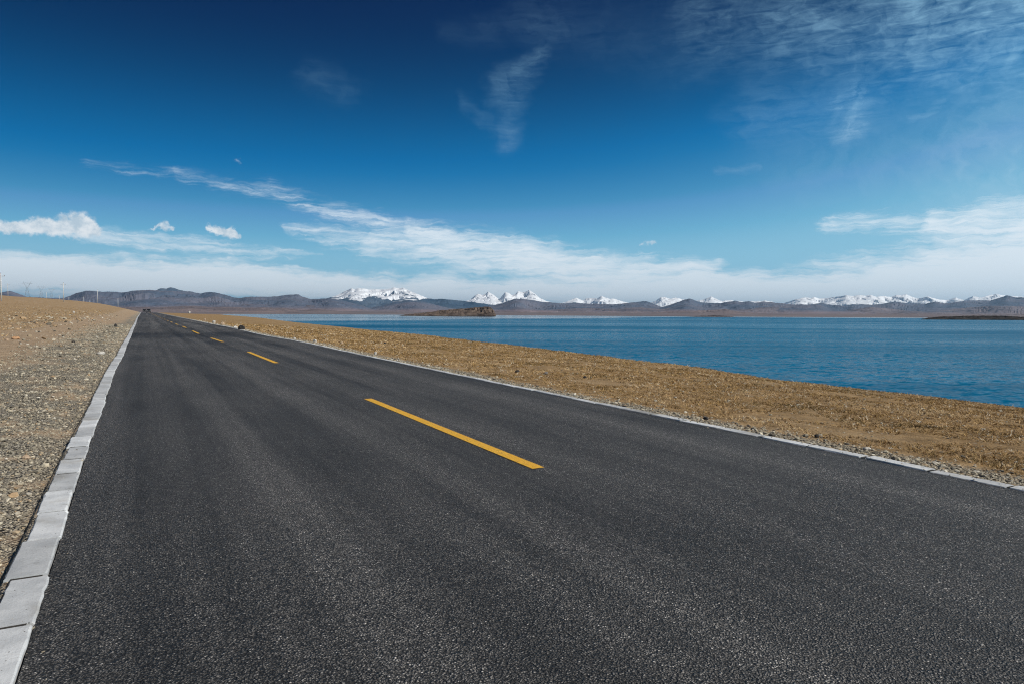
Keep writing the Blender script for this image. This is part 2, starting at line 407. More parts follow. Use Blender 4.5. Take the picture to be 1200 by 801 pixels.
def asphalt_material():
    m, t, b = new_mat('asphalt')
    oc = t.node('ShaderNodeTexCoord').outputs['Object']
    x, y, z = t.sep(oc)
    v1 = t.voro(oc, 84); v2 = t.voro(oc, 170)
    r1 = t.sep(v1.outputs['Color'])[0]; r2 = t.sep(v2.outputs['Color'])[1]
    stone = t.ramp(r1, [(0, (0.012, 0.012, 0.012)), (.35, (0.034, 0.034, 0.034)), (.7, (0.068, 0.067, 0.066)), (.92, (0.11, 0.11, 0.108)), (.97, (0.2, 0.2, 0.195)), (1, (0.36, 0.355, 0.345))])
    fine = t.ramp(r2, [(0, (0.008, 0.008, 0.008)), (.6, (0.04, 0.04, 0.039)), (.92, (0.10, 0.098, 0.094)), (1, (0.34, 0.33, 0.31))])
    gap = t.ss(v1.outputs['Distance'], .30, .55)
    c = t.mix(t.m('MULTIPLY_ADD', gap, .55, .25), stone, fine)
    c = t.mix(t.m('MULTIPLY', t.ss(t.m('ADD', v1.outputs['Distance'], t.m('MULTIPLY', t.noise(oc, 40, 3, .6), .3)), .55, .8), .85), c, (0.005, 0.005, 0.005))
    grain = t.noise(oc, 26, 4, .7)
    c = t.mix(t.ss(grain, .3, .55, .55, 0.0), c, (0.007, 0.007, 0.007))
    # wheel tracks and blotches, stretched along the road
    lon = t.noise(t.mapv(oc, (1.5, .035, 1)), 1.0, 5, .55)
    blo = t.noise(t.mapv(oc, (.8, .22, 1)), .8, 5, .6)
    def lane(c0, w): return t.ss(t.m('ABSOLUTE', t.m('SUBTRACT', x, c0)), w, 0.0)
    worn = t.m('MAXIMUM', t.m('MAXIMUM', lane(.95, .45), lane(2.35, .45)), t.m('MAXIMUM', lane(4.35, .5), lane(5.75, .45)))
    lon2 = t.noise(t.mapv(oc, (5.5, .05, 1), (7, 3, 0)), 1.0, 4, .6)
    lon = t.m('ADD', t.m('MULTIPLY', lon, .72), t.m('MULTIPLY', lon2, .28))
    gain = t.m('ADD', t.m('ADD', t.ss(lon, .33, .66, .55, 1.26), t.ss(blo, .3, .7, -.2, .22)), t.m('MULTIPLY', worn, .2))
    # transverse darker band across the road, with uneven edges
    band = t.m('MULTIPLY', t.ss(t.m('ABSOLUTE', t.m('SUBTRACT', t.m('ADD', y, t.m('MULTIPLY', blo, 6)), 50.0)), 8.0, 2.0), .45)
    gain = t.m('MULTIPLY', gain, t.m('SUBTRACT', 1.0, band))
    c = t.mix(1.0, c, t.comb(t.m('MULTIPLY', gain, 2.24), t.m('MULTIPLY', gain, 2.10), t.m('MULTIPLY', gain, 1.97)), 'MULTIPLY')
    # one fine crack near the far kerb
    wig = t.m('MULTIPLY', t.m('SUBTRACT', t.noise(oc, 3.0, 4, .6), .5), .3)
    dy_ = t.m('ABSOLUTE', t.m('SUBTRACT', t.m('ADD', y, wig), 11.55))
    crack = t.m('MULTIPLY', t.ss(dy_, .022, .006), t.ss(x, 5.5, 5.9))
    c = t.mix(t.m('MULTIPLY', crack, .85), c, (0.006, 0.006, 0.006))
    t.put(b.inputs['Base Color'], c)
    t.put(b.inputs['Roughness'], t.ss(r2, 0, 1, .5, .8))
    b.inputs['Specular IOR Level'].default_value = 0.3
    h = t.m('ADD', t.m('MULTIPLY', t.m('SUBTRACT', 1.0, v1.outputs['Distance']), t.m('ADD', .35, r1)), t.m('MULTIPLY', t.m('SUBTRACT', 1.0, v2.outputs['Distance']), .4))
    t.put(b.inputs['Normal'], t.bump(h, 1.0, 0.012))
    return m

def paint_material():
    m, t, b = new_mat('road_paint')
    oc = t.node('ShaderNodeTexCoord').outputs['Object']
    n = t.noise(oc, 60, 6, .7); n2 = t.noise(oc, 3, 4, .6); v = t.voro(oc, 95)
    c = t.mix(t.ss(n2, .3, .7), (0.74, 0.39, 0.022), (0.86, 0.47, 0.034))
    c = t.mix(t.ss(n, .58, .78, 0, .6), c, (0.26, 0.15, 0.03))
    ag = t.sep(v.outputs['Color'])[0]
    c = t.mix(t.m('MULTIPLY', t.ss(ag, .86, .93), t.ss(n2, .4, .6)), c, (0.10, 0.075, 0.04))
    c = t.mix(t.ss(v.outputs['Distance'], .5, .75, 0, .45), c, (0.30, 0.16, 0.02))
    t.put(b.inputs['Base Color'], c); b.inputs['Roughness'].default_value = .6
    t.put(b.inputs['Normal'], t.bump(t.m('SUBTRACT', 1.0, v.outputs['Distance']), .6, .004))
    return m

def kerb_material():
    m, t, b = new_mat('kerb_stone')
    oc = t.node('ShaderNodeTexCoord').outputs['Object']
    tone = attr(t, 'tone')
    n = t.noise(oc, 5, 6, .6); n2 = t.noise(oc, 70, 5, .7); n3 = t.noise(oc, 1.7, 5, .6)
    c = t.mix(t.ss(n, .3, .7), (0.46, 0.47, 0.475), (0.64, 0.645, 0.64))
    c = t.mix(t.ss(n2, .56, .72, 0, .65), c, (0.20, 0.195, 0.185))
    c = t.mix(t.ss(n3, .52, .72, 0, .6), c, (0.31, 0.285, 0.24))
    pv = t.voro(oc, 34); c = t.mix(t.m('MULTIPLY', t.ss(pv.outputs['Distance'], .16, .10), t.ss(t.sep(pv.outputs['Color'])[0], .72, .8)), c, (0.09, 0.08, 0.07))
    ns = t.noise(t.mapv(oc, (1, .5, 1)), 11, 6, .7); c = t.mix(t.ss(ns, .60, .74, 0, .55), c, (0.24, 0.225, 0.2))
    c = t.mix(1.0, c, t.comb(tone, tone, tone), 'MULTIPLY')
    t.put(b.inputs['Base Color'], c); b.inputs['Roughness'].default_value = .85
    t.put(b.inputs['Normal'], t.bump(t.m('ADD', n2, t.m('MULTIPLY', n, 2.0)), .5, .006))
    return m

def water_material():
    m, t, b = new_mat('water')
    oc = t.node('ShaderNodeTexCoord').outputs['Object']
    wind = t.noise(t.mapv(oc, (.0012, .0065, 1), rot=(0, 0, radians(5))), 1.0, 6, .6, .5)
    wind2 = t.noise(t.mapv(oc, (.006, .035, 1)), 1.0, 5, .6, .4)
    xw, y, _ = t.sep(oc)
    yr = y
    y = t.m('MULTIPLY_ADD', xw, -2.2, y)
    calm = t.ss(t.m('ADD', y, t.m('MULTIPLY', t.m('SUBTRACT', wind, .5), 380)), 360, 540)
    calm = t.m('MAXIMUM', calm, t.ss(t.m('ADD', yr, t.m('MULTIPLY', t.m('SUBTRACT', wind, .5), 700)), 850, 1150))
    rip = t.m('MULTIPLY', t.m('SUBTRACT', 1.0, t.m('MULTIPLY', calm, .78)), t.ss(t.m('ADD', t.m('MULTIPLY', wind, .6), t.m('MULTIPLY', wind2, .4)), .3, .65, .45, 1.0))
    a1 = t.noise(t.mapv(oc, (1.5, 1.7, 1), rot=(0, 0, radians(-14))), 1.0, 2, .5, .3, color=True)
    a2 = t.noise(t.mapv(oc, (4.0, 4.6, 1), rot=(0, 0, radians(10))), 1.0, 3, .6, .2, color=True)
    a3 = t.noise(t.mapv(oc, (.42, .6, 1), rot=(0, 0, radians(4))), 1.0, 3, .55, .2, color=True)
    sl = t.v('ADD', t.v('ADD', t.v('SCALE', a1, scale=.40), t.v('SCALE', a2, scale=.42)), t.v('SCALE', a3, scale=.18))
    sl = t.v('MULTIPLY', t.v('SUBTRACT', sl, (.5, .5, .5)), (2.3, 2.9, 0))
    t.put(b.inputs['Normal'], t.v('NORMALIZE', t.v('ADD', t.v('SCALE', sl, scale=rip), (0, 0, 1))))
    c = t.mix(t.ss(t.m('ADD', t.m('MULTIPLY', wind, .6), t.m('MULTIPLY', wind2, .4)), .35, .65), (0.001, 0.086, 0.178), (0.005, 0.178, 0.318))
    t.put(b.inputs['Base Color'], c); b.inputs['Specular IOR Level'].default_value = 0.0; b.inputs['Roughness'].default_value = .9
    # the photograph was taken through a polariser, which takes most of the glare off the water
    gl = t.node('ShaderNodeBsdfGlossy'); gl.inputs['Roughness'].default_value = .1
    fr = t.node('ShaderNodeFresnel'); fr.inputs['IOR'].default_value = 1.333
    nrm = b.inputs['Normal'].links[0].from_socket
    t.l.new(nrm, gl.inputs['Normal']); t.l.new(nrm, fr.inputs['Normal'])
    wl = t.ss(t.m('ADD', t.m('MULTIPLY', wind, .5), t.m('MULTIPLY', wind2, .5)), .38, .62, .3, 2.1)
    ms = t.node('ShaderNodeMixShader'); t.put(ms.inputs[0], t.m('MULTIPLY', fr.outputs[0], t.m('MULTIPLY', wl, t.m('MULTIPLY_ADD', calm, .62, .36)), clamp=True))
    t.l.new(b.outputs[0], ms.inputs[1]); t.l.new(gl.outputs[0], ms.inputs[2])
    t.l.new(ms.outputs[0], t.n['Material Output'].inputs['Surface'])
    return m

def hill_material(name, c1, c2, c3, sc, zfan=None):
    m, t, b = new_mat(name)
    oc = t.node('ShaderNodeTexCoord').outputs['Object']
    nz = t.sep(t.node('ShaderNodeNewGeometry').outputs['Normal'])[2]
    z = t.sep(oc)[2]
    n = t.noise(t.mapv(oc, (1, 1, 3)), sc, 7, .62); n2 = t.noise(oc, sc * 6, 6, .65); n3 = t.noise(t.mapv(oc, (1, 1, .4)), sc * 2.2, 6, .65)
    c = t.mix(t.ss(n, .35, .65), c1, c2)
    c = t.mix(t.ss(n2, .5, .72, 0, .35), c, tuple(x * .65 for x in c1))
    c = t.mix(t.ss(n3, .55, .7, 0, .4), c, tuple(x * 1.25 for x in c2))
    if zfan: c = t.mix(t.ss(t.m('ADD', z, t.m('MULTIPLY', t.m('SUBTRACT', n, .5), zfan * 1.2)), zfan * 1.3, zfan * .35), c, c3)
    t.put(b.inputs['Base Color'], c); b.inputs['Roughness'].default_value = 1.0; b.inputs['Specular IOR Level'].default_value = 0.05
    t.put(b.inputs['Normal'], t.bump(t.m('ADD', n2, t.m('MULTIPLY', n3, 1.5)), .45, .12 / sc))
    return m

def snow_material(line, spread, nsc=.002):
    m, t, b = new_mat('snow_rock')
    geo = t.node('ShaderNodeNewGeometry'); oc = t.node('ShaderNodeTexCoord').outputs['Object']
    z = t.sep(oc)[2]; nz = t.sep(geo.outputs['Normal'])[2]
    n = t.noise(oc, nsc, 5, .5); n2 = t.noise(t.mapv(oc, (1, 1, .35)), .008, 7, .65)
    k = t.m('ADD', t.m('ADD', z, t.m('MULTIPLY', t.m('SUBTRACT', n, .5), spread)), t.m('MULTIPLY', t.m('SUBTRACT', n2, .5), min(spread, 360) * .45))
    s = t.ss(k, line - 25, line + 30)
    s = t.m('MULTIPLY', s, t.ss(t.m('ADD', nz, t.m('MULTIPLY', t.m('SUBTRACT', n2, .5), .6)), .34, .5))
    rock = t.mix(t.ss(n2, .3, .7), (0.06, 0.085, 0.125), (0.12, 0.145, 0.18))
    c = t.mix(s, rock, (0.90, 0.91, 0.93))
    t.put(b.inputs['Base Color'], c); b.inputs['Roughness'].default_value = .9; b.inputs['Specular IOR Level'].default_value = .1
    t.put(b.inputs['Normal'], t.bump(n, .3, 40.0))
    return m

# ------------------------------------------------------------------ ground sheet
def build_ground():
    fine = np.linspace(-41, 41, 900)
    coarse = np.linspace(41, 319, 140)[1:-1]
    ang = np.radians(np.concatenate([fine, coarse]))
    rr = [0.9]
    while rr[-1] < 46000: rr.append(rr[-1] * 1.0205)
    rr = np.array(rr)
    x = rr[:, None] * np.sin(ang)[None]; y = rr[:, None] * np.cos(ang)[None]
    z = land_z(x, y)
    A, L = toAL(x, y)
    d = np.hypot(x, y)
    wob = fbm(x / 3.1, y / 3.1, 4)
    m = -(L - left_L(A)) - KW; r = L - right_L(A) - KW
    gl = 1 - sstep(m + wob * .7, np.interp(A, [0, 40, 110], [1.6, 1.6, .5]), np.interp(A, [0, 40, 110], [3.0, 3.0, 1.3]))
    gr = 1 - sstep(r + wob * .25, .2, .62)
    grav = np.where(L < 3, gl, gr)
    wob2 = fbm(x / .9 + 7, y / .9, 4)
    grav = np.where(L < 3, grav * (1 - .85 * sstep(wob2, .15, .6)), grav)
    track = np.where(L < 3, np.maximum(1 - sstep(m + wob * 1.4, 5.0, 9.5), .4), 0)
    track = np.maximum(track, np.where((L < 3) & (m > 8), .75 * sstep(wob, .25, .7), 0))
    track = np.maximum(track, np.where(L < 3, .8 * (1 - sstep(m, 4, 11)) * sstep(A, 120, 260), 0))
    red = sstep(d, 600, 1500)
    n = x.shape
    V = np.stack([x, y, z], -1).reshape(-1, 3)
    Fq = grid_faces(n[0], n[1], wrap=True)[:, ::-1]
    V = np.vstack([V, [[0, 0, float(road_z(0)) - .09]]])
    o = mesh_np('ground', V, Fq, ground_material(), attrs={k: ('FLOAT', np.append(a.ravel(), 0)) for k, a in (('gravel', grav), ('track', track), ('red', red))})
    return tag(o, 'brown dry steppe ground along the road and lake', 'ground', kind='structure')
build_ground()

# water
bm = bmesh.new()
vs = [bm.verts.new(p) for p in ((-2600, -5000, 0), (9000, -5000, 0), (9000, 3000, 0), (-2600, 3000, 0))]
bm.faces.new(vs)
wo = bm_obj('water', bm, water_material()); wo.location.z = LAKE
tag(wo, 'rippled deep blue lake water', 'water', kind='structure')

# ------------------------------------------------------------------ road, kerbs, dashes
ROT = TH
_As = np.concatenate([np.arange(-40, 120, .5), np.arange(120, 1500, 4.0)])
def strip(name, A, L0, L1, dz, mat, parent=None, ncol=2):
    """sheet between offsets L0(A) and L1(A), in road coordinates (x across, y along)"""
    f = np.linspace(0, 1, ncol)[None]
    X = L0[:, None] * (1 - f) + L1[:, None] * f; Y = np.repeat(A[:, None], ncol, 1); Z = road_z(Y) + dz
    V = np.stack([X, Y, Z], -1).reshape(-1, 3)
    o = mesh_np(name, V, grid_faces(len(A), ncol), mat, parent)
    return o
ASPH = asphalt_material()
jl = 0.012 * fbm(_As / .4, _As * 0 + 3, 3); jr = 0.012 * fbm(_As / .4, _As * 0 + 8, 3)
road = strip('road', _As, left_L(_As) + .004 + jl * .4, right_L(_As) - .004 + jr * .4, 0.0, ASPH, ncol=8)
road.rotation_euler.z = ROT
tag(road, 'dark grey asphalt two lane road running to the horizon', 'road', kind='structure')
PAINT = paint_material()
starts = [5.63, 20.5, 34.7, 48.8, 62.8] + [62.8 + 14.3 * k for k in range(1, 28)]
starts = [5.63 - 14.6, 5.63 - 29.2] + starts
for s0 in starts:
    a = np.linspace(s0, s0 + 5.85, 15)
    c = centre_L(a)
    ra = 0.0025 * fbm(a * 9, a * 0, 2)
    strip('centre_line_dash', a, c - .068 + ra, c + .068 + ra[::-1], .005, PAINT, road)

KM = kerb_material(); MORTAR = plain('joint_dirt', (.03, .025, .02), .95, 0, .5, 30)
def kerb(name, side, label):
    Vs, Fs, Ts = [], [], []; nv = 0
    A = -12.0
    while A < 520:
        ln = (0.69 if A < 90 else 2.8) * (1 + .05 * (random.random() - .5))
        a0 = A + random.uniform(.013, .026); a1 = A + ln - random.uniform(.013, .026)
        jj = .005 if side < 0 else .009
        j0 = random.gauss(0, jj); j1 = j0 + random.gauss(0, jj); tz = max(.0135, random.gauss(0.0165, .002)); tz2 = max(.0135, tz + random.gauss(0, .002))
        if side > 0: tz -= .010; tz2 -= .010
        w = (KW if side < 0 else .165) - random.uniform(0, .02)
        tone = random.uniform(.74, 1.1)
        if random.random() < .06: tone *= .82
        gone = side > 0 and random.random() < .03
        ring = []
        bev = .006
        nseg = 9
        for q, (aa, ins) in enumerate([(a0, 0), (a0 + bev, bev)] + [(a0 + (a1 - a0) * k / nseg, bev) for k in range(1, nseg)] + [(a1 - bev, bev), (a1, 0)]):
            f = (aa - a0) / (a1 - a0)
            inn = (left_L(aa) if side < 0 else right_L(aa)) + (j0 * (1 - f) + j1 * f) * (1 if side > 0 else 1)
            outr = inn + side * w
            zt = float(road_z(aa)) + tz * (1 - f) + tz2 * f
            chip = (random.uniform(0, .006) + (random.uniform(0, .012) if random.random() < .15 else 0)) if 0 < q < nseg + 2 else random.uniform(0, .008)
            endd = 0
            wv = random.gauss(0, .0019)
            ring.append([(inn + wv, aa, zt - .13), (inn + wv, aa, zt - bev - chip - endd * .3), (inn + side * (bev + chip) + wv, aa, zt - endd), ((inn + outr) / 2, aa, zt - endd * .8 + random.gauss(0, .0005)), (outr - side * (bev + chip), aa, zt - endd), (outr - wv, aa, zt - bev - chip - endd * .3), (outr - wv, aa, zt - .13)])
        R = np.array(ring).reshape(-1, 3); Vs.append(R); nr = len(ring); nc = 7
        f = grid_faces(nr, nc)
        f = f if side < 0 else f[:, ::-1]
        Fs.append(f[:, ::-1] + nv)
        caps = []
        for base in (0, (nr - 1) * nc):
            caps += [[base, base + 1, base + 5, base + 6], [base + 1, base + 2, base + 4, base + 5]]
            caps += [[base + 2, base + 3, base + 4, base + 4]]
        caps = [c for c in caps if len(set(c)) == 4]
        Fs.append(np.array(caps) + nv); Ts.append(np.full(len(R), tone)); nv += len(R)
        A += ln
    o = mesh_np(name, np.vstack(Vs), np.vstack(Fs), KM, smooth=False, attrs={'tone': ('FLOAT', np.concatenate(Ts))})
    o.rotation_euler.z = ROT
    aa = np.concatenate([np.arange(-12, 100, .25), np.arange(100, 520, 2.0)])
    li = (left_L(aa) if side < 0 else right_L(aa)) + side * .026
    strip('joint_mortar', aa, li, li + side * ((KW if side < 0 else .15) - .056), .0125 if side < 0 else .0028, MORTAR, o)
    return tag(o, label, 'kerb', kind='structure')
kerb('kerb', -1, 'pale concrete kerb stones along the gravel verge')
kerb('kerb', 1, 'pale concrete kerb stones along the lakeside verge')

# ------------------------------------------------------------------ hills and mountains
def blur(a, sig):
    if sig < .5: return a
    k = int(sig * 3) + 1; g = np.exp(-.5 * (np.arange(-k, k + 1) / sig) ** 2); g /= g.sum()
    return np.convolve(np.pad(a, k, 'edge'), g, 'valid')
def ridge(name, label, pts, D, front, back, base, mat, step=.5, jag=.35, jlen=6., lam=900., rough=.48, power=1.5, rows=56, seed=0., dvar=.06, sm=0, octs=4):
    """a range whose skyline was surveyed as (azimuth pixel, elevation pixel) and stands D metres away"""
    pts = np.array(pts, float)
    u = np.arange(pts[0, 0], pts[-1, 0] + step, step)
    v = np.interp(u, pts[:, 0], pts[:, 1])
    if sm: v = blur(v, sm / step)
    v = v - jag * fbm(u / jlen + seed, u * 0 + seed, 5, .6) 
    dd = D * (1 + dvar * fbm(u / 60 + seed * 2, u * 0 + 4, 2))
    p = at_depth(u, v, dd)
    h = np.maximum(p[:, 2] - base, 0)
    dirs = p[:, :2] / dd[:, None]
    s_list = np.concatenate([-np.linspace(1, 0, rows) ** 1.15, np.linspace(0, 1, 12)[1:]])
    V = []
    for s in s_list:
        a = abs(s)
        dist = dd + (front if s < 0 else back) * s
        xy = dirs * dist[:, None]
        hs = blur(h, a * 22 / step * .6)
        shape = (1 - a) ** power
        fn = fbm(xy[:, 0] / lam * 2.2, xy[:, 1] / lam * 2.2 + seed, 4)
        rn = ridged(xy[:, 0] / lam + seed + .25 * fn, xy[:, 1] / (lam * 1.9) + seed, octs, .40)
        bump_ = np.clip(a * 6, 0, 1) * (1 - a) ** .5
        zz = base + hs * shape * np.minimum(1.0, 1 + rough * bump_ * ((rn - .80) * 4.0 + fn * .25))
        zz = np.maximum(zz, base) - (60 * (a > .999))
        V.append(np.column_stack([xy, zz]))
    n = len(u); V = np.vstack(V)
    o = mesh_np(name, V, grid_faces(len(s_list), n), mat)
    return tag(o, label, name.replace('_', ' '), kind='structure')

HILL = hill_material('hazed_hill_rock', (0.092, 0.115, 0.16), (0.165, 0.158, 0.19), (0.25, 0.19, 0.195), .0012, 48)  # bluer and paler than bare rock: part of the distance haze is in the colour
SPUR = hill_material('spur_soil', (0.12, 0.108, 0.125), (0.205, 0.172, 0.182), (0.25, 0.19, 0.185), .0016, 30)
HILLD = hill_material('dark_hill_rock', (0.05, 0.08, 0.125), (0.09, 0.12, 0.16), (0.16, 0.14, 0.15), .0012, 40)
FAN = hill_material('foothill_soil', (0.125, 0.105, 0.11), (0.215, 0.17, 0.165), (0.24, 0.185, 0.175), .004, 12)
SNOW = snow_material(335, 900, .003)
SNOW2 = snow_material(160, 230)
SNOW3 = snow_material(415, 150)

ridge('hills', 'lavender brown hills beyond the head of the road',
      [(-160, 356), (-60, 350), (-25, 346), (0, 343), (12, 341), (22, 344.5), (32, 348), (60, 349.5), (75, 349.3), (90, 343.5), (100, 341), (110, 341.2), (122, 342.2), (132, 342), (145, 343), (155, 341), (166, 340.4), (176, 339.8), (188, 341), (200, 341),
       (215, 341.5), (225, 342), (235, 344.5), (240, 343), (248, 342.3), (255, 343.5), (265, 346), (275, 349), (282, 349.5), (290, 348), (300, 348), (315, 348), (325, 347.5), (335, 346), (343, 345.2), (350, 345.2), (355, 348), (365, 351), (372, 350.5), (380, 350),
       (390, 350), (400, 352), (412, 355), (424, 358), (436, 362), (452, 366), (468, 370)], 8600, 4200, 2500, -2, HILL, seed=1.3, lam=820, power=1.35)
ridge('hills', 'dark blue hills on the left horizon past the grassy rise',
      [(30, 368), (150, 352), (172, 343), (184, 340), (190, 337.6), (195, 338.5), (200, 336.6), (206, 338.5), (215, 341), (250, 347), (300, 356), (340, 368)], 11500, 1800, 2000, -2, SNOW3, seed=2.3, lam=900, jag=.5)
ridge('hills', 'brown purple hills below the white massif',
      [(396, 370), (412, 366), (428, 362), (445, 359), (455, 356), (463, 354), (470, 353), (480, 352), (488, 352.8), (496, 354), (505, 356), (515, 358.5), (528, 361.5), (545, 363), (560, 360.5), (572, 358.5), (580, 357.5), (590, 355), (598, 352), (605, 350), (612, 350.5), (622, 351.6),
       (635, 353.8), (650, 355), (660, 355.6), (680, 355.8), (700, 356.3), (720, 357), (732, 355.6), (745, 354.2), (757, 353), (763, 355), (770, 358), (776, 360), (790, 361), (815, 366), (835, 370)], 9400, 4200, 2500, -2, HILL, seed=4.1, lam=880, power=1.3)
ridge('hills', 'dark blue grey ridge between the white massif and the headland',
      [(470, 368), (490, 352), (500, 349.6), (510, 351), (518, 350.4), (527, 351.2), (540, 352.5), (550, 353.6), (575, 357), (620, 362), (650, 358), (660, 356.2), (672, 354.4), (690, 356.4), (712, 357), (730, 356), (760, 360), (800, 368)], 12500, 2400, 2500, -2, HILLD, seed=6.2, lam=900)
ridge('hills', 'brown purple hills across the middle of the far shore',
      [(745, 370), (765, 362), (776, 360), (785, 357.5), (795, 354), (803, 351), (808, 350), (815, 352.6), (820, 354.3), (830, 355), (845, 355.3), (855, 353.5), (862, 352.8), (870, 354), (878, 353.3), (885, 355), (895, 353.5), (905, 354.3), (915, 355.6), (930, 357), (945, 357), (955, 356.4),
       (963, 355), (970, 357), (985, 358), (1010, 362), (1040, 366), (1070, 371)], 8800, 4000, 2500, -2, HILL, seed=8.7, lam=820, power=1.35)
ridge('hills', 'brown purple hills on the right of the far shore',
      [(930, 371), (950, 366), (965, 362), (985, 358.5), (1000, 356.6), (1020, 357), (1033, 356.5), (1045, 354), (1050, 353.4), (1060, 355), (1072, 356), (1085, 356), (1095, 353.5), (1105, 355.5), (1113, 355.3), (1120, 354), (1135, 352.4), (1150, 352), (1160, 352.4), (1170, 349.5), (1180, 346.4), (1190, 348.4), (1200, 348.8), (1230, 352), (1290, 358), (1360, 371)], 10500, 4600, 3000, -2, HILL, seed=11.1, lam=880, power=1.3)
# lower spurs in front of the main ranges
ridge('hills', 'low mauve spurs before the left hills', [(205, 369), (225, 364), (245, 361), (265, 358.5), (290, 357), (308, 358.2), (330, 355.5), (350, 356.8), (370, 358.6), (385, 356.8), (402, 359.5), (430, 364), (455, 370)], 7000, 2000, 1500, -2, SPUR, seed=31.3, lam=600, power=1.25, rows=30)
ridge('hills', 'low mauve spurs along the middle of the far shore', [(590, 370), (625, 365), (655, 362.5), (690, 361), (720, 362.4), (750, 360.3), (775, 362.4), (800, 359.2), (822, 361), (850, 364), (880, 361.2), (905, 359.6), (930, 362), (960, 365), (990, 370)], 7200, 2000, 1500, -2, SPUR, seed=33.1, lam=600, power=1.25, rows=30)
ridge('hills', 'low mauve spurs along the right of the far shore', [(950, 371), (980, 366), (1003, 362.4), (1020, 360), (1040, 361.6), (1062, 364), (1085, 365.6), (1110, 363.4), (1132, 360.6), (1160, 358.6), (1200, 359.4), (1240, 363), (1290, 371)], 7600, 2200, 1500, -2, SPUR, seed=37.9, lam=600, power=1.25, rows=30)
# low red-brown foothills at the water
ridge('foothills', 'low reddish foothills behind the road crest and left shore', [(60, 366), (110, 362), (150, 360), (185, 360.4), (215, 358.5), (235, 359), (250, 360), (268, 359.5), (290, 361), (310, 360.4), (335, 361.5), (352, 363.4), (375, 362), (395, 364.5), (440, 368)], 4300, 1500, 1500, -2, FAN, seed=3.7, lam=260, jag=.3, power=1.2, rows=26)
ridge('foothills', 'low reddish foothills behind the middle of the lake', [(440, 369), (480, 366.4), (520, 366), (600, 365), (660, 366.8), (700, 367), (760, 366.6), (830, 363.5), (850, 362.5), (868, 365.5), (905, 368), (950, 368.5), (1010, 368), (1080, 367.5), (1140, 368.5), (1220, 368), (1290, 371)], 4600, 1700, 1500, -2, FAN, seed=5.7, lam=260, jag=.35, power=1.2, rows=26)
# snow mountains
MT = dict(front=3600, back=3500, base=0, step=.35, lam=560, rough=.46, power=1.0, rows=80, octs=4)
ridge('snow_mountain', 'broad snow covered massif left of the middle of the skyline',
      [(350, 368), (370, 354), (380, 350.5), (393, 347), (397, 345), (405, 341), (412, 338), (416, 339.4), (420, 338), (428, 338.7), (434, 339.6), (440, 339.1), (447, 339.5), (455, 339), (462, 337), (467, 338), (472, 337.5), (476, 339), (480, 341), (490, 345), (497, 348), (505, 351), (520, 353), (545, 358), (590, 368)], 17000, mat=SNOW, seed=2.1, jag=.3, jlen=5, **MT)
ridge('snow_mountain', 'jagged group of white peaks above the headland',
      [(505, 368), (530, 356), (545, 353), (550, 351.6), (556, 347), (560, 344.5), (565, 346), (569, 344.6), (572, 342), (577, 345), (582, 348.5), (585, 351), (589, 346), (592, 342.5), (597, 344), (600, 346.3), (604, 344.6), (607, 341.6), (612, 342.6), (616, 341.8), (620, 340), (625, 343), (632, 349), (640, 353), (655, 357), (690, 368)], 18500, mat=SNOW2, seed=7.9, jag=.4, jlen=5, **MT)
ridge('snow_mountain', 'small white peaks right of the middle of the skyline',
      [(625, 368), (650, 355.6), (660, 355), (668, 352), (675, 349), (679, 351), (683, 352), (687, 350), (690, 349.6), (695, 349.4), (700, 350), (705, 347), (710, 349), (715, 350.5), (721, 350.4), (725, 352.2), (732, 354), (748, 357), (775, 368)], 19000, mat=SNOW2, seed=13.9, jag=.5, jlen=5, **MT)
ridge('snow_mountain', 'low white summits behind the brown hills right of centre',
      [(735, 368), (752, 357), (760, 355.5), (768, 353), (775, 348.3), (780, 348.6), (785, 350.5), (792, 349), (800, 351), (812, 353), (825, 351), (830, 349), (834, 347.7), (840, 351), (847, 353), (852, 352), (858, 352.4), (870, 353.6), (888, 353), (897, 352.4), (905, 354), (918, 357), (940, 368)], 19000, mat=SNOW2, seed=17.3, jag=.5, jlen=5, **MT)
ridge('snow_mountain', 'long white snow range on the right of the skyline',
      [(895, 368), (915, 356), (924, 353.6), (930, 351.5), (938, 350), (943, 348.3), (950, 349.6), (955, 348.4), (960, 350.4), (965, 350), (975, 348.4), (985, 347.4), (992, 346), (1000, 347), (1008, 346), (1015, 346.6), (1020, 346), (1027, 348), (1035, 347), (1045, 348.4), (1050, 346), (1056, 346), (1062, 344.8), (1066, 347), (1075, 350), (1081, 349), (1087, 347.3), (1097, 350.5), (1110, 352), (1120, 349), (1130, 352), (1140, 347.3), (1150, 349.2), (1160, 346), (1168, 345), (1180, 347), (1200, 348), (1240, 351), (1320, 368)], 18500, mat=SNOW2, seed=23.3, jag=.4, jlen=6, **MT)

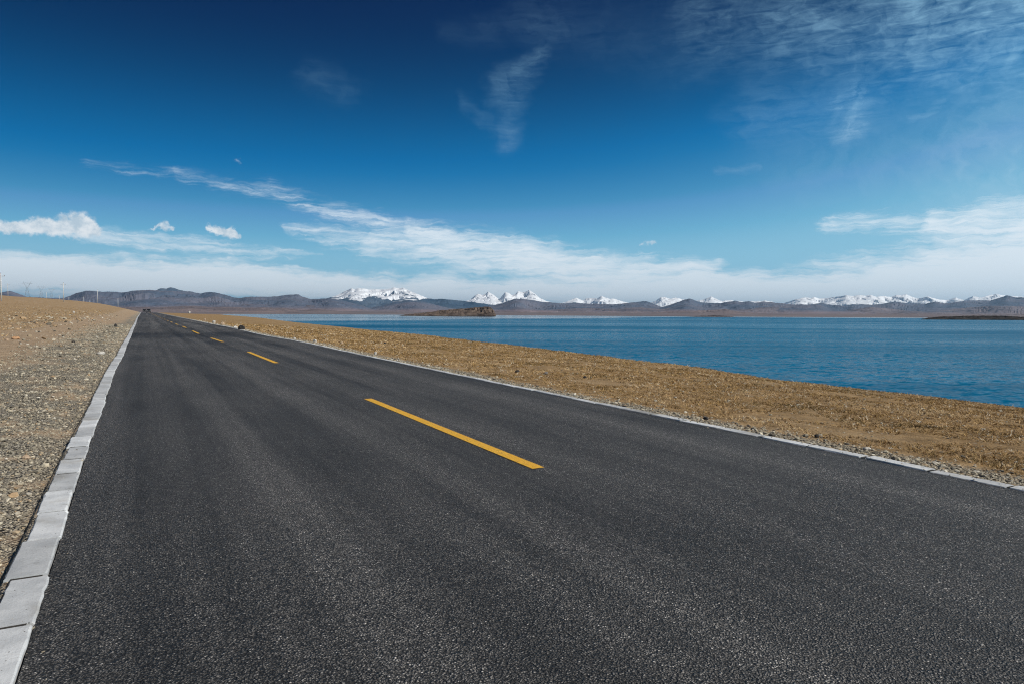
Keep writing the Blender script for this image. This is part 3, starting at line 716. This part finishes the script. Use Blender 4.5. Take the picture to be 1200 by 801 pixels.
# headland and islets in the lake
CLIFF = hill_material('shore_rock', (0.058, 0.045, 0.038), (0.165, 0.125, 0.10), (0.115, 0.08, 0.058), .12)
CLIFFD = hill_material('dark_shore_rock', (0.022, 0.021, 0.021), (0.055, 0.05, 0.046), (0.05, 0.042, 0.036), .12)
ISLET = hill_material('islet_rock', (0.06, 0.053, 0.056), (0.12, 0.10, 0.10), (0.12, 0.10, 0.10), .12)
ridge('headland', 'brown rocky headland with a cliffed end in the lake', [(466, 370.6), (474, 369), (490, 367.2), (505, 365.6), (515, 363.8), (530, 362.6), (545, 361.6), (555, 360.6), (565, 359.6), (572, 359.2), (576, 360.5), (579, 364), (581, 371)], 900, 26, 40, LAKE - .6, CLIFF, step=.3, seed=3.3, lam=7, jag=.45, jlen=4, power=.45, rough=.38, rows=30, dvar=.01)
ridge('island', 'small dark rocky islet far out on the lake', [(800, 371.9), (810, 370.9), (820, 370.2), (830, 369.8), (838, 369.2), (846, 369.8), (854, 370.7), (864, 371.9)], 1150, 30, 30, LAKE - .4, ISLET, step=.3, seed=9.3, lam=8, jag=.3, jlen=4, power=.6, rough=.4, rows=16, dvar=.01)
ridge('island', 'long low dark island near the right of the lake', [(1079, 374.2), (1088, 372.4), (1100, 371.2), (1120, 370.6), (1140, 370), (1160, 370), (1180, 370.2), (1196, 371.4), (1215, 371), (1245, 372.4), (1262, 374.6)], 640, 26, 30, LAKE - .3, CLIFFD, step=.3, seed=14.3, lam=6, jag=.3, jlen=5, power=.5, rough=.4, rows=18, dvar=.01)

# ------------------------------------------------------------------ scatter: gravel and turf
def stone_bases(n=8, sub=1):
    res = []
    for i in range(n):
        bm = bmesh.new(); bmesh.ops.create_icosphere(bm, subdivisions=sub, radius=1.0)
        v = np.array([x.co[:] for x in bm.verts]); f = np.array([[q.index for q in p.verts] for p in bm.faces]); bm.free()
        v = v * (1 + rng.uniform(-.32, .32, (len(v), 1))) * np.array([1, rng.uniform(.6, 1), rng.uniform(.4, .75)])
        res.append((v, f))
    return res
BASES = stone_bases()
def lit(t, name): return attr(t, name, 'Color')
def stone_mat():
    m, t, b = new_mat('gravel_stone')
    oc = t.node('ShaderNodeTexCoord').outputs['Object']
    n = t.noise(oc, 60, 5, .6)
    c = t.mix(1.0, lit(t, 'tint'), t.ramp(n, [(.25, (.65, .65, .65)), (.75, (1.15, 1.15, 1.15))]), 'MULTIPLY')
    t.put(b.inputs['Base Color'], c); b.inputs['Roughness'].default_value = .9; b.inputs['Specular IOR Level'].default_value = .25
    return m
STONE = stone_mat()
PAL = np.array([(0.42, .38, .305), (0.50, .455, .37), (.32, .295, .245), (.15, .135, .115), (.58, .54, .46), (.45, .325, .205), (.42, .345, .25), (.66, .63, .57)])
def scatter_stones(name, A, L, size, pw, label):
    x, y = toXY(A, L); z = land_z(x, y)
    n = len(A); Vs, Fs, Cs = [], [], []; nv = 0
    which = rng.integers(0, len(BASES), n)
    for k, (bv, bf) in enumerate(BASES):
        ix = np.where(which == k)[0]; q = len(ix)
        if not q: continue
        an = rng.uniform(0, 2 * pi, q); ti = rng.normal(0, .35, q)
        ca, sa, ct, st = np.cos(an), np.sin(an), np.cos(ti), np.sin(ti)
        v = bv[None] * size[ix, None, None]
        vx, vy, vz = v[..., 0], v[..., 1], v[..., 2]
        y1 = vy * ct[:, None] - vz * st[:, None]; z1 = vy * st[:, None] + vz * ct[:, None]
        X = vx * ca[:, None] - y1 * sa[:, None] + x[ix, None]; Y = vx * sa[:, None] + y1 * ca[:, None] + y[ix, None]
        Z = z1 + z[ix, None] + size[ix, None] * .18
        Vs.append(np.stack([X, Y, Z], -1).reshape(-1, 3)); m_ = len(bv)
        Fs.append((bf[None] + (np.arange(q) * m_)[:, None, None]).reshape(-1, 3) + nv); nv += q * m_
        c = PAL[rng.choice(len(PAL), q, p=pw)] * np.array([1.0, .955, .87]) * rng.uniform(.68, 1.12, (q, 1))
        Cs.append(np.repeat(np.column_stack([c, np.ones(q)]), m_, 0))
    o = mesh_np(name, np.vstack(Vs), np.vstack(Fs), STONE, smooth=False, attrs={'tint': ('FLOAT_COLOR', np.vstack(Cs))})
    return tag(o, label, 'gravel', kind='stuff')
PW1 = [.28, .22, .2, .07, .09, .03, .09, .02]
def rpow(n, a, b):      # more of them near the camera
    return a * (b / a) ** rng.random(n)
n = 60000
A = np.where(rng.random(n) < .06, rng.uniform(-5, 3, n), rpow(n, 2.2, 75)); m = rng.beta(1.1, 1.6, n) * 3.3
sz = np.clip(rng.lognormal(np.log(.0082), .55, n), .0035, .045) * np.clip(.75 + A / 40, .8, 2.2)
scatter_stones('gravel', A, left_L(A) - KW - .02 - sz - m, sz, PW1, 'loose grey and tan gravel of the left verge')
n = 3600
A = rpow(n, 8, 190); m = 2.5 + rng.beta(1, 2.2, n) * 22
sz = np.clip(rng.lognormal(np.log(.022), .6, n), .008, .14) * np.clip(.6 + A / 60, .8, 2.0)
scatter_stones('gravel', A, left_L(A) - KW - m, sz, [.12, .2, .05, .1, .13, .18, .16, .06], 'scattered stones on the left bank')
n = 150
A = rng.uniform(36, 95, n); m = rng.normal(7.5, 1.6, n)
sz = np.clip(rng.lognormal(np.log(.10), .5, n), .04, .28)
scatter_stones('gravel', A, left_L(A) - KW - m, sz, [.05, .1, .05, .2, .05, .35, .2, 0], 'orange tan rubble along the foot of the left bank')
n = 26000
A = np.where(rng.random(n) < .08, rng.uniform(-6, 2, n), rpow(n, 1.2, 120)); m = rng.beta(1.0, 2.6, n) * .8
sz = np.clip(rng.lognormal(np.log(.0105), .5, n), .004, .045) * np.clip(.8 + A / 50, .8, 2.2)
scatter_stones('gravel', A, right_L(A) + .15 + sz + m, sz, [.22, .18, .2, .14, .1, .04, .07, .05], 'loose grey gravel beside the right kerb')
n = 3200
A = rpow(n, 3, 150); s = rng.random(n)
sz = np.clip(rng.lognormal(np.log(.013), .5, n), .006, .06) * np.clip(.7 + A / 60, .8, 2.0)
scatter_stones('gravel', A, 7.4 + s * (np.interp(A, _bA, _bL) - 7.6), sz, [.15, .22, .07, .08, .2, .12, .1, .06], 'pale pebbles strewn in the lakeside turf')
# grit spilled from the verges over the kerbs and the edge of the asphalt
_lz = land_z
def land_z(x, y):
    A, L = toAL(x, y); return np.where((L > 3) & (L > right_L(A)) | (L < left_L(A)), road_z(A) + .012, road_z(A)) - .003
n = 700
A = rpow(n, 2.5, 40); off = rng.exponential(.09, n) - .12
sz = np.clip(rng.lognormal(np.log(.0045), .5, n), .002, .013)
LL = np.where(rng.random(n) < .4, left_L(A) + off, right_L(A) - off)
scatter_stones('gravel', A, LL, sz, PW1, 'grit spilled over the kerbs and the asphalt edge')
land_z = _lz
def turf_mat():
    m, t, b = new_mat('dry_grass')
    c = lit(t, 'tint')
    t.put(b.inputs['Base Color'], c); b.inputs['Roughness'].default_value = .9; b.inputs['Specular IOR Level'].default_value = .1
    return m
TURF = turf_mat()
GP = np.array([(.49, .33, .165), (.41, .265, .11), (.30, .19, .078), (.58, .42, .23), (.22, .15, .06), (.12, .08, .034)])
def scatter_tufts(name, A, L, hgt, wid, nb, label):
    x, y = toXY(A, L); z = land_z(x, y); n = len(A)
    an = rng.uniform(0, 2 * pi, (n, nb)); lean = rng.uniform(.8, 2.6, (n, nb)); hh = hgt[:, None] * rng.uniform(.5, 1.2, (n, nb))
    bx = x[:, None] + rng.normal(0, 1, (n, nb)) * hgt[:, None] * .5; by = y[:, None] + rng.normal(0, 1, (n, nb)) * hgt[:, None] * .5
    dx_, dy_ = np.cos(an), np.sin(an)
    tw = rng.uniform(0, 2 * pi, (n, nb)); wx, wy = np.cos(tw) * wid[:, None], np.sin(tw) * wid[:, None]
    zz = np.repeat(z[:, None], nb, 1) - .004
    p0 = np.stack([bx - wx, by - wy, zz], -1); p1 = np.stack([bx + wx, by + wy, zz], -1)
    p2 = np.stack([bx + dx_ * hh * lean * .7, by + dy_ * hh * lean * .7, zz + hh], -1)
    V = np.stack([p0, p1, p2], 2).reshape(-1, 3)
    Fq = np.arange(len(V)).reshape(-1, 3)
    pn = fbm(x / 2.2, y / 2.2, 3); base = np.clip(((1.1 - pn * 1.5) * 2.2).astype(int), 0, 5)
    GPo = np.array([3, 0, 1, 2, 4, 5]); base = GPo[base]
    pick = np.where(rng.random(n) < .68, base, rng.integers(0, len(GP), n))
    c = GP[pick][:, None, :] * rng.uniform(.75, 1.25, (n, nb, 1))
    c = np.where(rng.random((n, 1, 1)) < .05, np.array([.68, .60, .47]), c)
    if 'left' in label: c = c * .75 + np.array([.46, .36, .24]) * .25
    c = np.concatenate([c, np.ones((n, nb, 1))], -1); c = np.repeat(c.reshape(-1, 4), 3, 0)
    o = mesh_np(name, V, Fq, TURF, smooth=False, attrs={'tint': ('FLOAT_COLOR', c)})
    return tag(o, label, 'grass', kind='stuff')
n = 104000
A = np.where(rng.random(n) < .17, rng.uniform(-12, 4, n), rpow(n, 3.2, 90) - 2.0); s = rng.random(n)
L = 7.25 + s * (np.interp(A, _bA, _bL) + .6 - 7.25); keep = (L > 7.5 + .35 * fbm(A / 1.2, A * 0, 3)) & (fbm(*[q / 1.9 for q in toXY(A, L)], 3) > -.45)
A, L = A[keep], L[keep]; k = len(A)
scatter_tufts('grass', A, L, np.clip(rng.lognormal(np.log(.026), .45, k), .008, .08) * np.clip(.8 + A / 60, .8, 2), np.full(k, .0055) * np.clip(.8 + A / 15, 1, 5), 5, 'short dry brown turf between the road and the lake')
n = 26000
A = rpow(n, 14, 260); m = 5.5 + rng.beta(1, 1.5, n) * 45
L = left_L(A) - KW - m; keep = fbm(*[q / 4 for q in toXY(A, L)], 3) > -.1
A, L = A[keep], L[keep]; k = len(A)
scatter_tufts('grass', A, L, np.clip(rng.lognormal(np.log(.06), .4, k), .02, .2), np.full(k, .012) * np.clip(.8 + A / 40, 1, 5), 5, 'sparse dry brown grass on the left bank')

# ------------------------------------------------------------------ single rocks
def rock_mat(name, c, c2):
    m, t, b = new_mat(name)
    oc = t.node('ShaderNodeTexCoord').outputs['Object']
    n = t.noise(oc, 9, 6, .65); n2 = t.noise(oc, 45, 5, .6)
    k = t.mix(t.ss(n, .35, .65), c, c2); k = t.mix(t.ss(n2, .55, .75, 0, .5), k, tuple(q * .5 for q in c))
    t.put(b.inputs['Base Color'], k); b.inputs['Roughness'].default_value = .92
    t.put(b.inputs['Normal'], t.bump(t.m('ADD', n, t.m('MULTIPLY', n2, .4)), .8, .03))
    return m
RK = {'dark': rock_mat('dark_rock', (.018, .017, .016), (.05, .043, .038)), 'pale': rock_mat('pale_rock', (.44, .40, .34), (.62, .58, .52)),
      'tan': rock_mat('tan_rock', (.36, .25, .16), (.48, .36, .25)), 'orange': rock_mat('orange_rock', (.42, .22, .10), (.52, .32, .18)), 'grey': rock_mat('grey_rock', (.17, .16, .15), (.29, .27, .25))}
def ground_hit(u, v):
    q = ray(u, v); q = q / np.linalg.norm(q)
    t = np.geomspace(1.5, 3000, 6000); p = q[None] * t[:, None]
    z = land_z(p[:, 0], p[:, 1]); below = np.where(p[:, 2] + CAM_H <= z)[0]
    i = below[0] if len(below) else len(t) - 1
    return float(p[i, 0]), float(p[i, 1]), float(z[i])
def rock(u, v, wpx, hpx, kind, label, seed, point=0.0, group=None):
    x, y, z = ground_hit(u, v); sc = y / F; w = wpx * sc / 2; h = hpx * sc
    bm = bmesh.new(); bmesh.ops.create_icosphere(bm, subdivisions=3, radius=1.0)
    r = random.Random(seed)
    pl = [Vector((r.gauss(0, 1), r.gauss(0, 1), r.gauss(0, .8))).normalized() for _ in range(11)]
    off = [r.uniform(.62, .92) for _ in pl]
    for vv in bm.verts:
        c = vv.co.copy()
        for pn, o in zip(pl, off):
            d = c.dot(pn)
            if d > o: c -= pn * (d - o)
        nz = float(perlin(c.x * 2.1 + seed, c.y * 2.1 + c.z * 1.7)) * .09
        c *= 1 + nz
        if point: f = 1 - point * max(0, c.z * .5 + .5) ; c.x *= f; c.y *= f
        vv.co = Vector((c.x * w, c.y * w * .8, c.z * h * .62 + h * .36))
    o = bm_obj('rock', bm, RK[kind]); o.location = (x, y, z - .02 * h); o.rotation_euler.z = r.uniform(-.4, .4)
    return tag(o, label, 'rock', group)
rock(283, 386.5, 8.5, 6, 'dark', 'large dark boulder standing against the right kerb', 11)
rock(135.5, 383, 5.5, 4, 'dark', 'pointed black stone on the gravel left of the road', 23, .45)
rock(18.5, 397.5, 9, 4, 'orange', 'orange tan rock on the left bank at the photo edge', 31)
rock(8, 399, 5, 3, 'tan', 'small tan rock left of the orange rock', 34)
rock(86, 401, 4.5, 2, 'dark', 'flat dark stone lying in the bare dirt track', 37, .2)
rock(118.5, 415, 9, 4, 'pale', 'flat pale stone on the gravel beside the left kerb', 41)
rock(31, 722 - 185, 11, 5, 'tan', 'tan stone at the left photo edge in the gravel', 43)
rock(240, 376, 3.2, 3, 'tan', 'small tan stone nearest the far white stone up the right kerb', 47)
rock(250.5, 378.6, 4, 4, 'pale', 'white stone between two tan stones up the right kerb', 53)
rock(261, 381, 4.5, 4, 'tan', 'tan stone between white and low pale stones beyond the dark boulder', 59)
rock(275.5, 384.5, 6, 3, 'pale', 'low pale stone touching the far side of the dark boulder', 61)
rock(345, 397.5, 4, 3, 'pale', 'small pale stone near side of the dark boulder along the right kerb', 67)
rock(369, 401, 5, 4, 'pale', 'white stone on turf beside the right kerb after the dark boulder', 71)
rock(400, 403, 4, 3, 'tan', 'tan stone in the turf beyond the white kerbside stone', 73)
rock(440, 415, 4, 4, 'pale', 'pale stone at the gravel edge of the lakeside turf', 79)
rock(451, 403, 3, 2.5, 'dark', 'small dark stone alone in the lakeside turf', 83)
rock(606, 436, 6, 3.5, 'dark', 'dark stone in the turf above the middle of the right kerb', 89)
rock(640, 438, 5, 3, 'grey', 'grey stone in the turf near the small dark stones', 91)
rock(685, 443, 5, 3.5, 'dark', 'dark round stone in the middle of the turf strip', 97)
rock(732, 477, 6, 3, 'dark', 'black stone lying on the right kerb gravel', 101)
rock(957, 512, 7, 4, 'dark', 'black stone at the edge of the gravel on the right', 103)
rock(1016, 527, 10, 4, 'pale', 'flat whitish slab in the gravel beside the right kerb', 107)
rock(827, 491, 7, 3.5, 'dark', 'dark flat stone by the right kerb in the gravel strip', 109)
rock(86.5, 364.5 + 2, 3, 2, 'pale', 'tiny white stone high on the left grassy bank', 113)
rock(222, 367, 3, 2.5, 'pale', 'tiny white stone farthest up the right kerb', 127)

# ------------------------------------------------------------------ power poles and pylons
CONC = plain('pole_concrete', (.50, .50, .48), .85); STEEL = plain('galvanised_steel', (.34, .36, .38), .5, .6); CERAM = plain('insulator_ceramic', (.20, .13, .10), .3)
def pole_proto(label):
    t = thing('power_pole', label, 'power pole', (0, 0, 0), 0, 'power poles on the left bank')
    bm = bmesh.new(); add_cone(bm, (0, 0, -.6), (0, 0, 8.0), .17, .11, 12); bm_obj('pole', bm, CONC, t, True)
    bm = bmesh.new(); add_box(bm, (0, .12, 7.25), (1.9, .09, .09)); add_bar(bm, (.0, .13, 6.75), (.55, .13, 7.22), .045); add_bar(bm, (0, .13, 6.75), (-.55, .13, 7.22), .045); bm_obj('cross_arm', bm, STEEL, t)
    for px in (-.82, .82, 0):
        bm = bmesh.new(); zb = 7.3 if px else 8.0
        add_cone(bm, (px, .12 if px else 0, zb), (px, .12 if px else 0, zb + .13), .07, .06, 10); add_cone(bm, (px, .12 if px else 0, zb + .13), (px, .12 if px else 0, zb + .22), .09, .035, 10)
        bm_obj('insulator', bm, CERAM, t, True)
    return t
pole = None
poles = [  # u, v top, v bottom, surveyed depth override, label
 (1.7, 320, 352.5, None, 'tall power pole nearest the camera at the left photo edge'),
 (74.7, 331, 353.3, None, 'tall power pole on the grassy rise, second in the near row'),
 (114.5, 340, 356, None, 'power pole against the brown hills, third in the near row'),
 (138.3, 346.7, 357.8, None, 'power pole closest to the end of the road'),
 (9.3, 331, 346.5, None, 'power pole behind the rise just right of the leftmost pole'),
 (54.5, 337.5, 348.5, None, 'power pole behind the rise between the pylons and the second pole'),
 (69.7, 340, 349.5, None, 'power pole behind the rise just left of the second tall pole'),
 (80.7, 342.5, 351.5, None, 'faint power pole behind the rise just right of the second tall pole'),
 (90, 346, 352.5, None, 'faint short power pole midway between the two tall right poles'),
 (97.7, 344, 353.5, None, 'faint power pole before the dark hills left of the third pole'),
 (105, 347, 354.5, None, 'faint small power pole just left of the third pole')]
for i, (u, vt, vb, dd, lab) in enumerate(poles):
    D = 8.0 * F / (vb - vt)
    p = at_depth(np.array(u), np.array(vb), D)
    zg = float(land_z(p[0], p[1]))
    if i == 0: pole = pole_proto(lab); o = pole
    else: o = copy_tree(pole)
    o['label'] = lab; o.location = (p[0], p[1], zg if i < 4 else min(zg, p[2]))
    o.rotation_euler.z = TH + .12
    if i >= 4: o['group'] = 'power poles behind the rise'

def pylon_proto(label):
    t = thing('pylon', label, 'pylon', (0, 0, 0), 0, 'lattice pylons behind the rise')
    H1, W0, W1, HT, WT = 17., 3.6, 1.0, 29., 8.2
    bm = bmesh.new()
    for sx in (-1, 1):
        for sy in (-1, 1): add_bar(bm, (sx * W0, sy * W0, -.5), (sx * W1, sy * W1, H1), .26)
    for k in range(6):
        f0, f1 = k / 6, (k + 1) / 6; a = W0 + (W1 - W0) * f0; b_ = W0 + (W1 - W0) * f1; z0, z1 = H1 * f0, H1 * f1
        for s in (-1, 1):
            add_bar(bm, (-a, s * a, z0), (b_, s * b_, z1), .13); add_bar(bm, (a, s * a, z0), (-b_, s * b_, z1), .13)
            add_bar(bm, (s * a, -a, z0), (s * b_, b_, z1), .13); add_bar(bm, (s * a, a, z0), (s * b_, -b_, z1), .13)
    bm_obj('tower_body', bm, STEEL, t)
    for s in (-1, 1):
        bm = bmesh.new()
        for yy in (-.7, .7):
            add_bar(bm, (s * .4, yy, H1), (s * 4.4, yy, 25), .22); add_bar(bm, (s * 1.0, yy, H1), (s * 5.4, yy, 25), .22)
            for k in range(5):
                f = k / 5; add_bar(bm, (s * (.4 + 4 * f), yy, H1 + 8 * f), (s * (1 + 4.4 * (f + .2)), yy, H1 + 8 * (f + .2)), .11)
            add_bar(bm, (s * 4.9, yy, 25), (s * 6.3, yy * .3, HT), .2)
        bm_obj('window_arm', bm, STEEL, t)
    bm = bmesh.new()
    for yy in (-.7, .7):
        add_bar(bm, (-WT, yy, 25), (WT, yy, 25), .2); add_bar(bm, (-WT, yy * .4, 25.2), (0, yy, 26.4), .16); add_bar(bm, (WT, yy * .4, 25.2), (0, yy, 26.4), .16)
    bm_obj('cross_arm', bm, STEEL, t)
    for px in (-7.6, 0, 7.6):
        bm = bmesh.new()
        for k in range(7): add_cone(bm, (px, 0, 24.8 - k * .3), (px, 0, 24.55 - k * .3), .05, .17, 8)
        bm_obj('insulator_string', bm, CERAM, t)
    return t
py = None
for u, vt, vb, lab in [(32, 329.5, 347.2, 'largest lattice pylon on the rise, leftmost of three'), (48.5, 334.5, 348.6, 'middle sized lattice pylon, second of three'), (60.5, 337.5, 349.2, 'smallest and faintest lattice pylon beside the poles')]:
    D = 29 * F / (vb - vt); p = at_depth(np.array(u), np.array(vb), D)
    o = pylon_proto(lab) if py is None else copy_tree(py)
    py = py or o
    o['label'] = lab; o.location = (p[0], p[1], p[2] - .5); o.rotation_euler.z = TH + .1

# ------------------------------------------------------------------ two cars far up the road
GLASS = plain('car_glass', (.02, .025, .03), .08); TYRE = plain('tyre_rubber', (.02, .02, .02), .8); RIM = plain('wheel_rim', (.5, .5, .5), .3, .9); LAMP = plain('lamp_lens', (.35, .35, .34), .2); TRIM = plain('black_trim', (.02, .02, .02), .5)
def car(A, L, colr, label):
    x, y = toXY(A, L)
    t = thing('parked_car' if False else 'car', label, 'car', (float(x), float(y), float(road_z(A)) + .001), TH + pi)
    paint = plain('car_paint', colr, .45); paint.node_tree.nodes['Principled BSDF'].inputs['Coat Weight'].default_value = .1
    # side outline of an off-road wagon, y forward
    prof = [(-2.25, .55), (-2.3, .95), (-2.22, 1.08), (-1.95, 1.72), (-.2, 1.80), (.35, 1.74), (1.05, 1.12), (2.1, 1.0), (2.3, .85), (2.32, .5), (2.1, .36), (-2.1, .36)]
    def wid(z): return .93 if z < 1.1 else .93 - (z - 1.1) * .28
    bm = bmesh.new()
    l = [bm.verts.new((-wid(z), y_, z)) for y_, z in prof]; r = [bm.verts.new((wid(z), y_, z)) for y_, z in prof]
    bm.faces.new(l); bm.faces.new(r[::-1])
    for k in range(len(prof)): bm.faces.new((l[k], r[k], r[(k + 1) % len(prof)], l[(k + 1) % len(prof)]))
    bmesh.ops.recalc_face_normals(bm, faces=bm.faces)
    bmesh.ops.bevel(bm, geom=list(bm.edges), offset=.05, segments=2, affect='EDGES', profile=.6)
    bm_obj('body', bm, paint, t, True)
    def pane(name, pts):
        bm = bmesh.new(); bm.faces.new([bm.verts.new(p) for p in pts]); r_ = bmesh.ops.solidify(bm, geom=bm.faces[:], thickness=.012); bm_obj(name, bm, GLASS, t)
    pane('windscreen', [(-.70, 1.02, 1.20), (.70, 1.02, 1.20), (.64, .44, 1.69), (-.64, .44, 1.69)])
    pane('rear_window', [(-.72, -2.21, 1.2), (.72, -2.21, 1.2), (.66, -2.02, 1.64), (-.66, -2.02, 1.64)])
    for s in (-1, 1):
        pane('side_window', [(s * .925, -1.95, 1.18), (s * .925, .62, 1.18), (s * .80, .16, 1.66), (s * .80, -1.78, 1.66)])
        for yy in (-1.4, 1.42):
            bm = bmesh.new(); add_cone(bm, (s * .72, yy, .37), (s * .96, yy, .37), .37, .37, 24); w = bm_obj('wheel', bm, TYRE, t)
            bm = bmesh.new(); add_cone(bm, (s * .955, yy, .37), (s * .972, yy, .37), .22, .2, 16); bm_obj('rim', bm, RIM, w)
        bm = bmesh.new(); add_box(bm, (s * .68, 2.27, .86), (.34, .12, .16)); bm_obj('headlight', bm, LAMP, t)
        bm = bmesh.new(); add_box(bm, (s * 1.02, .78, 1.2), (.2, .1, .15)); bm_obj('wing_mirror', bm, paint, t)
    bm = bmesh.new(); add_box(bm, (0, 2.31, .78), (.9, .06, .2)); bm_obj('grille', bm, TRIM, t)
    bm = bmesh.new(); add_box(bm, (0, 2.31, .5), (1.8, .12, .18)); bm_obj('bumper', bm, TRIM, t)
    return t
car(448, .55, (.015, .016, .018), 'small black car farther away at the crest of the road')
car(392, 2.35, (.03, .032, .036), 'dark grey car nearer in the left lane below the crest')

# ------------------------------------------------------------------ haze: the air itself
HAZE = True
if HAZE:
    bm = bmesh.new(); add_box(bm, (0, 0, 0), (100000, 100000, 1))
    hz_o = bm_obj('haze', bm); zlo, zhi = -70.0, 800.0
    hz_o.scale = (1, 1, zhi - zlo); hz_o.location = (0, 0, (zhi + zlo) / 2)
    m = bpy.data.materials.new('haze'); m.use_nodes = True; nt = m.node_tree; nt.nodes.clear()
    mo = nt.nodes.new('ShaderNodeOutputMaterial'); pv = nt.nodes.new('ShaderNodeVolumePrincipled'); nt.links.new(pv.outputs[0], mo.inputs['Volume'])
    pv.inputs['Color'].default_value = (.40, .72, 1.0, 1); pv.inputs['Density'].default_value = 2.6e-5; pv.inputs['Anisotropy'].default_value = 0.35
    m.cycles.volume_sampling = 'EQUIANGULAR'; hz_o.data.materials.append(m); tag(hz_o, 'thin blue haze over the distance', 'haze', kind='stuff')
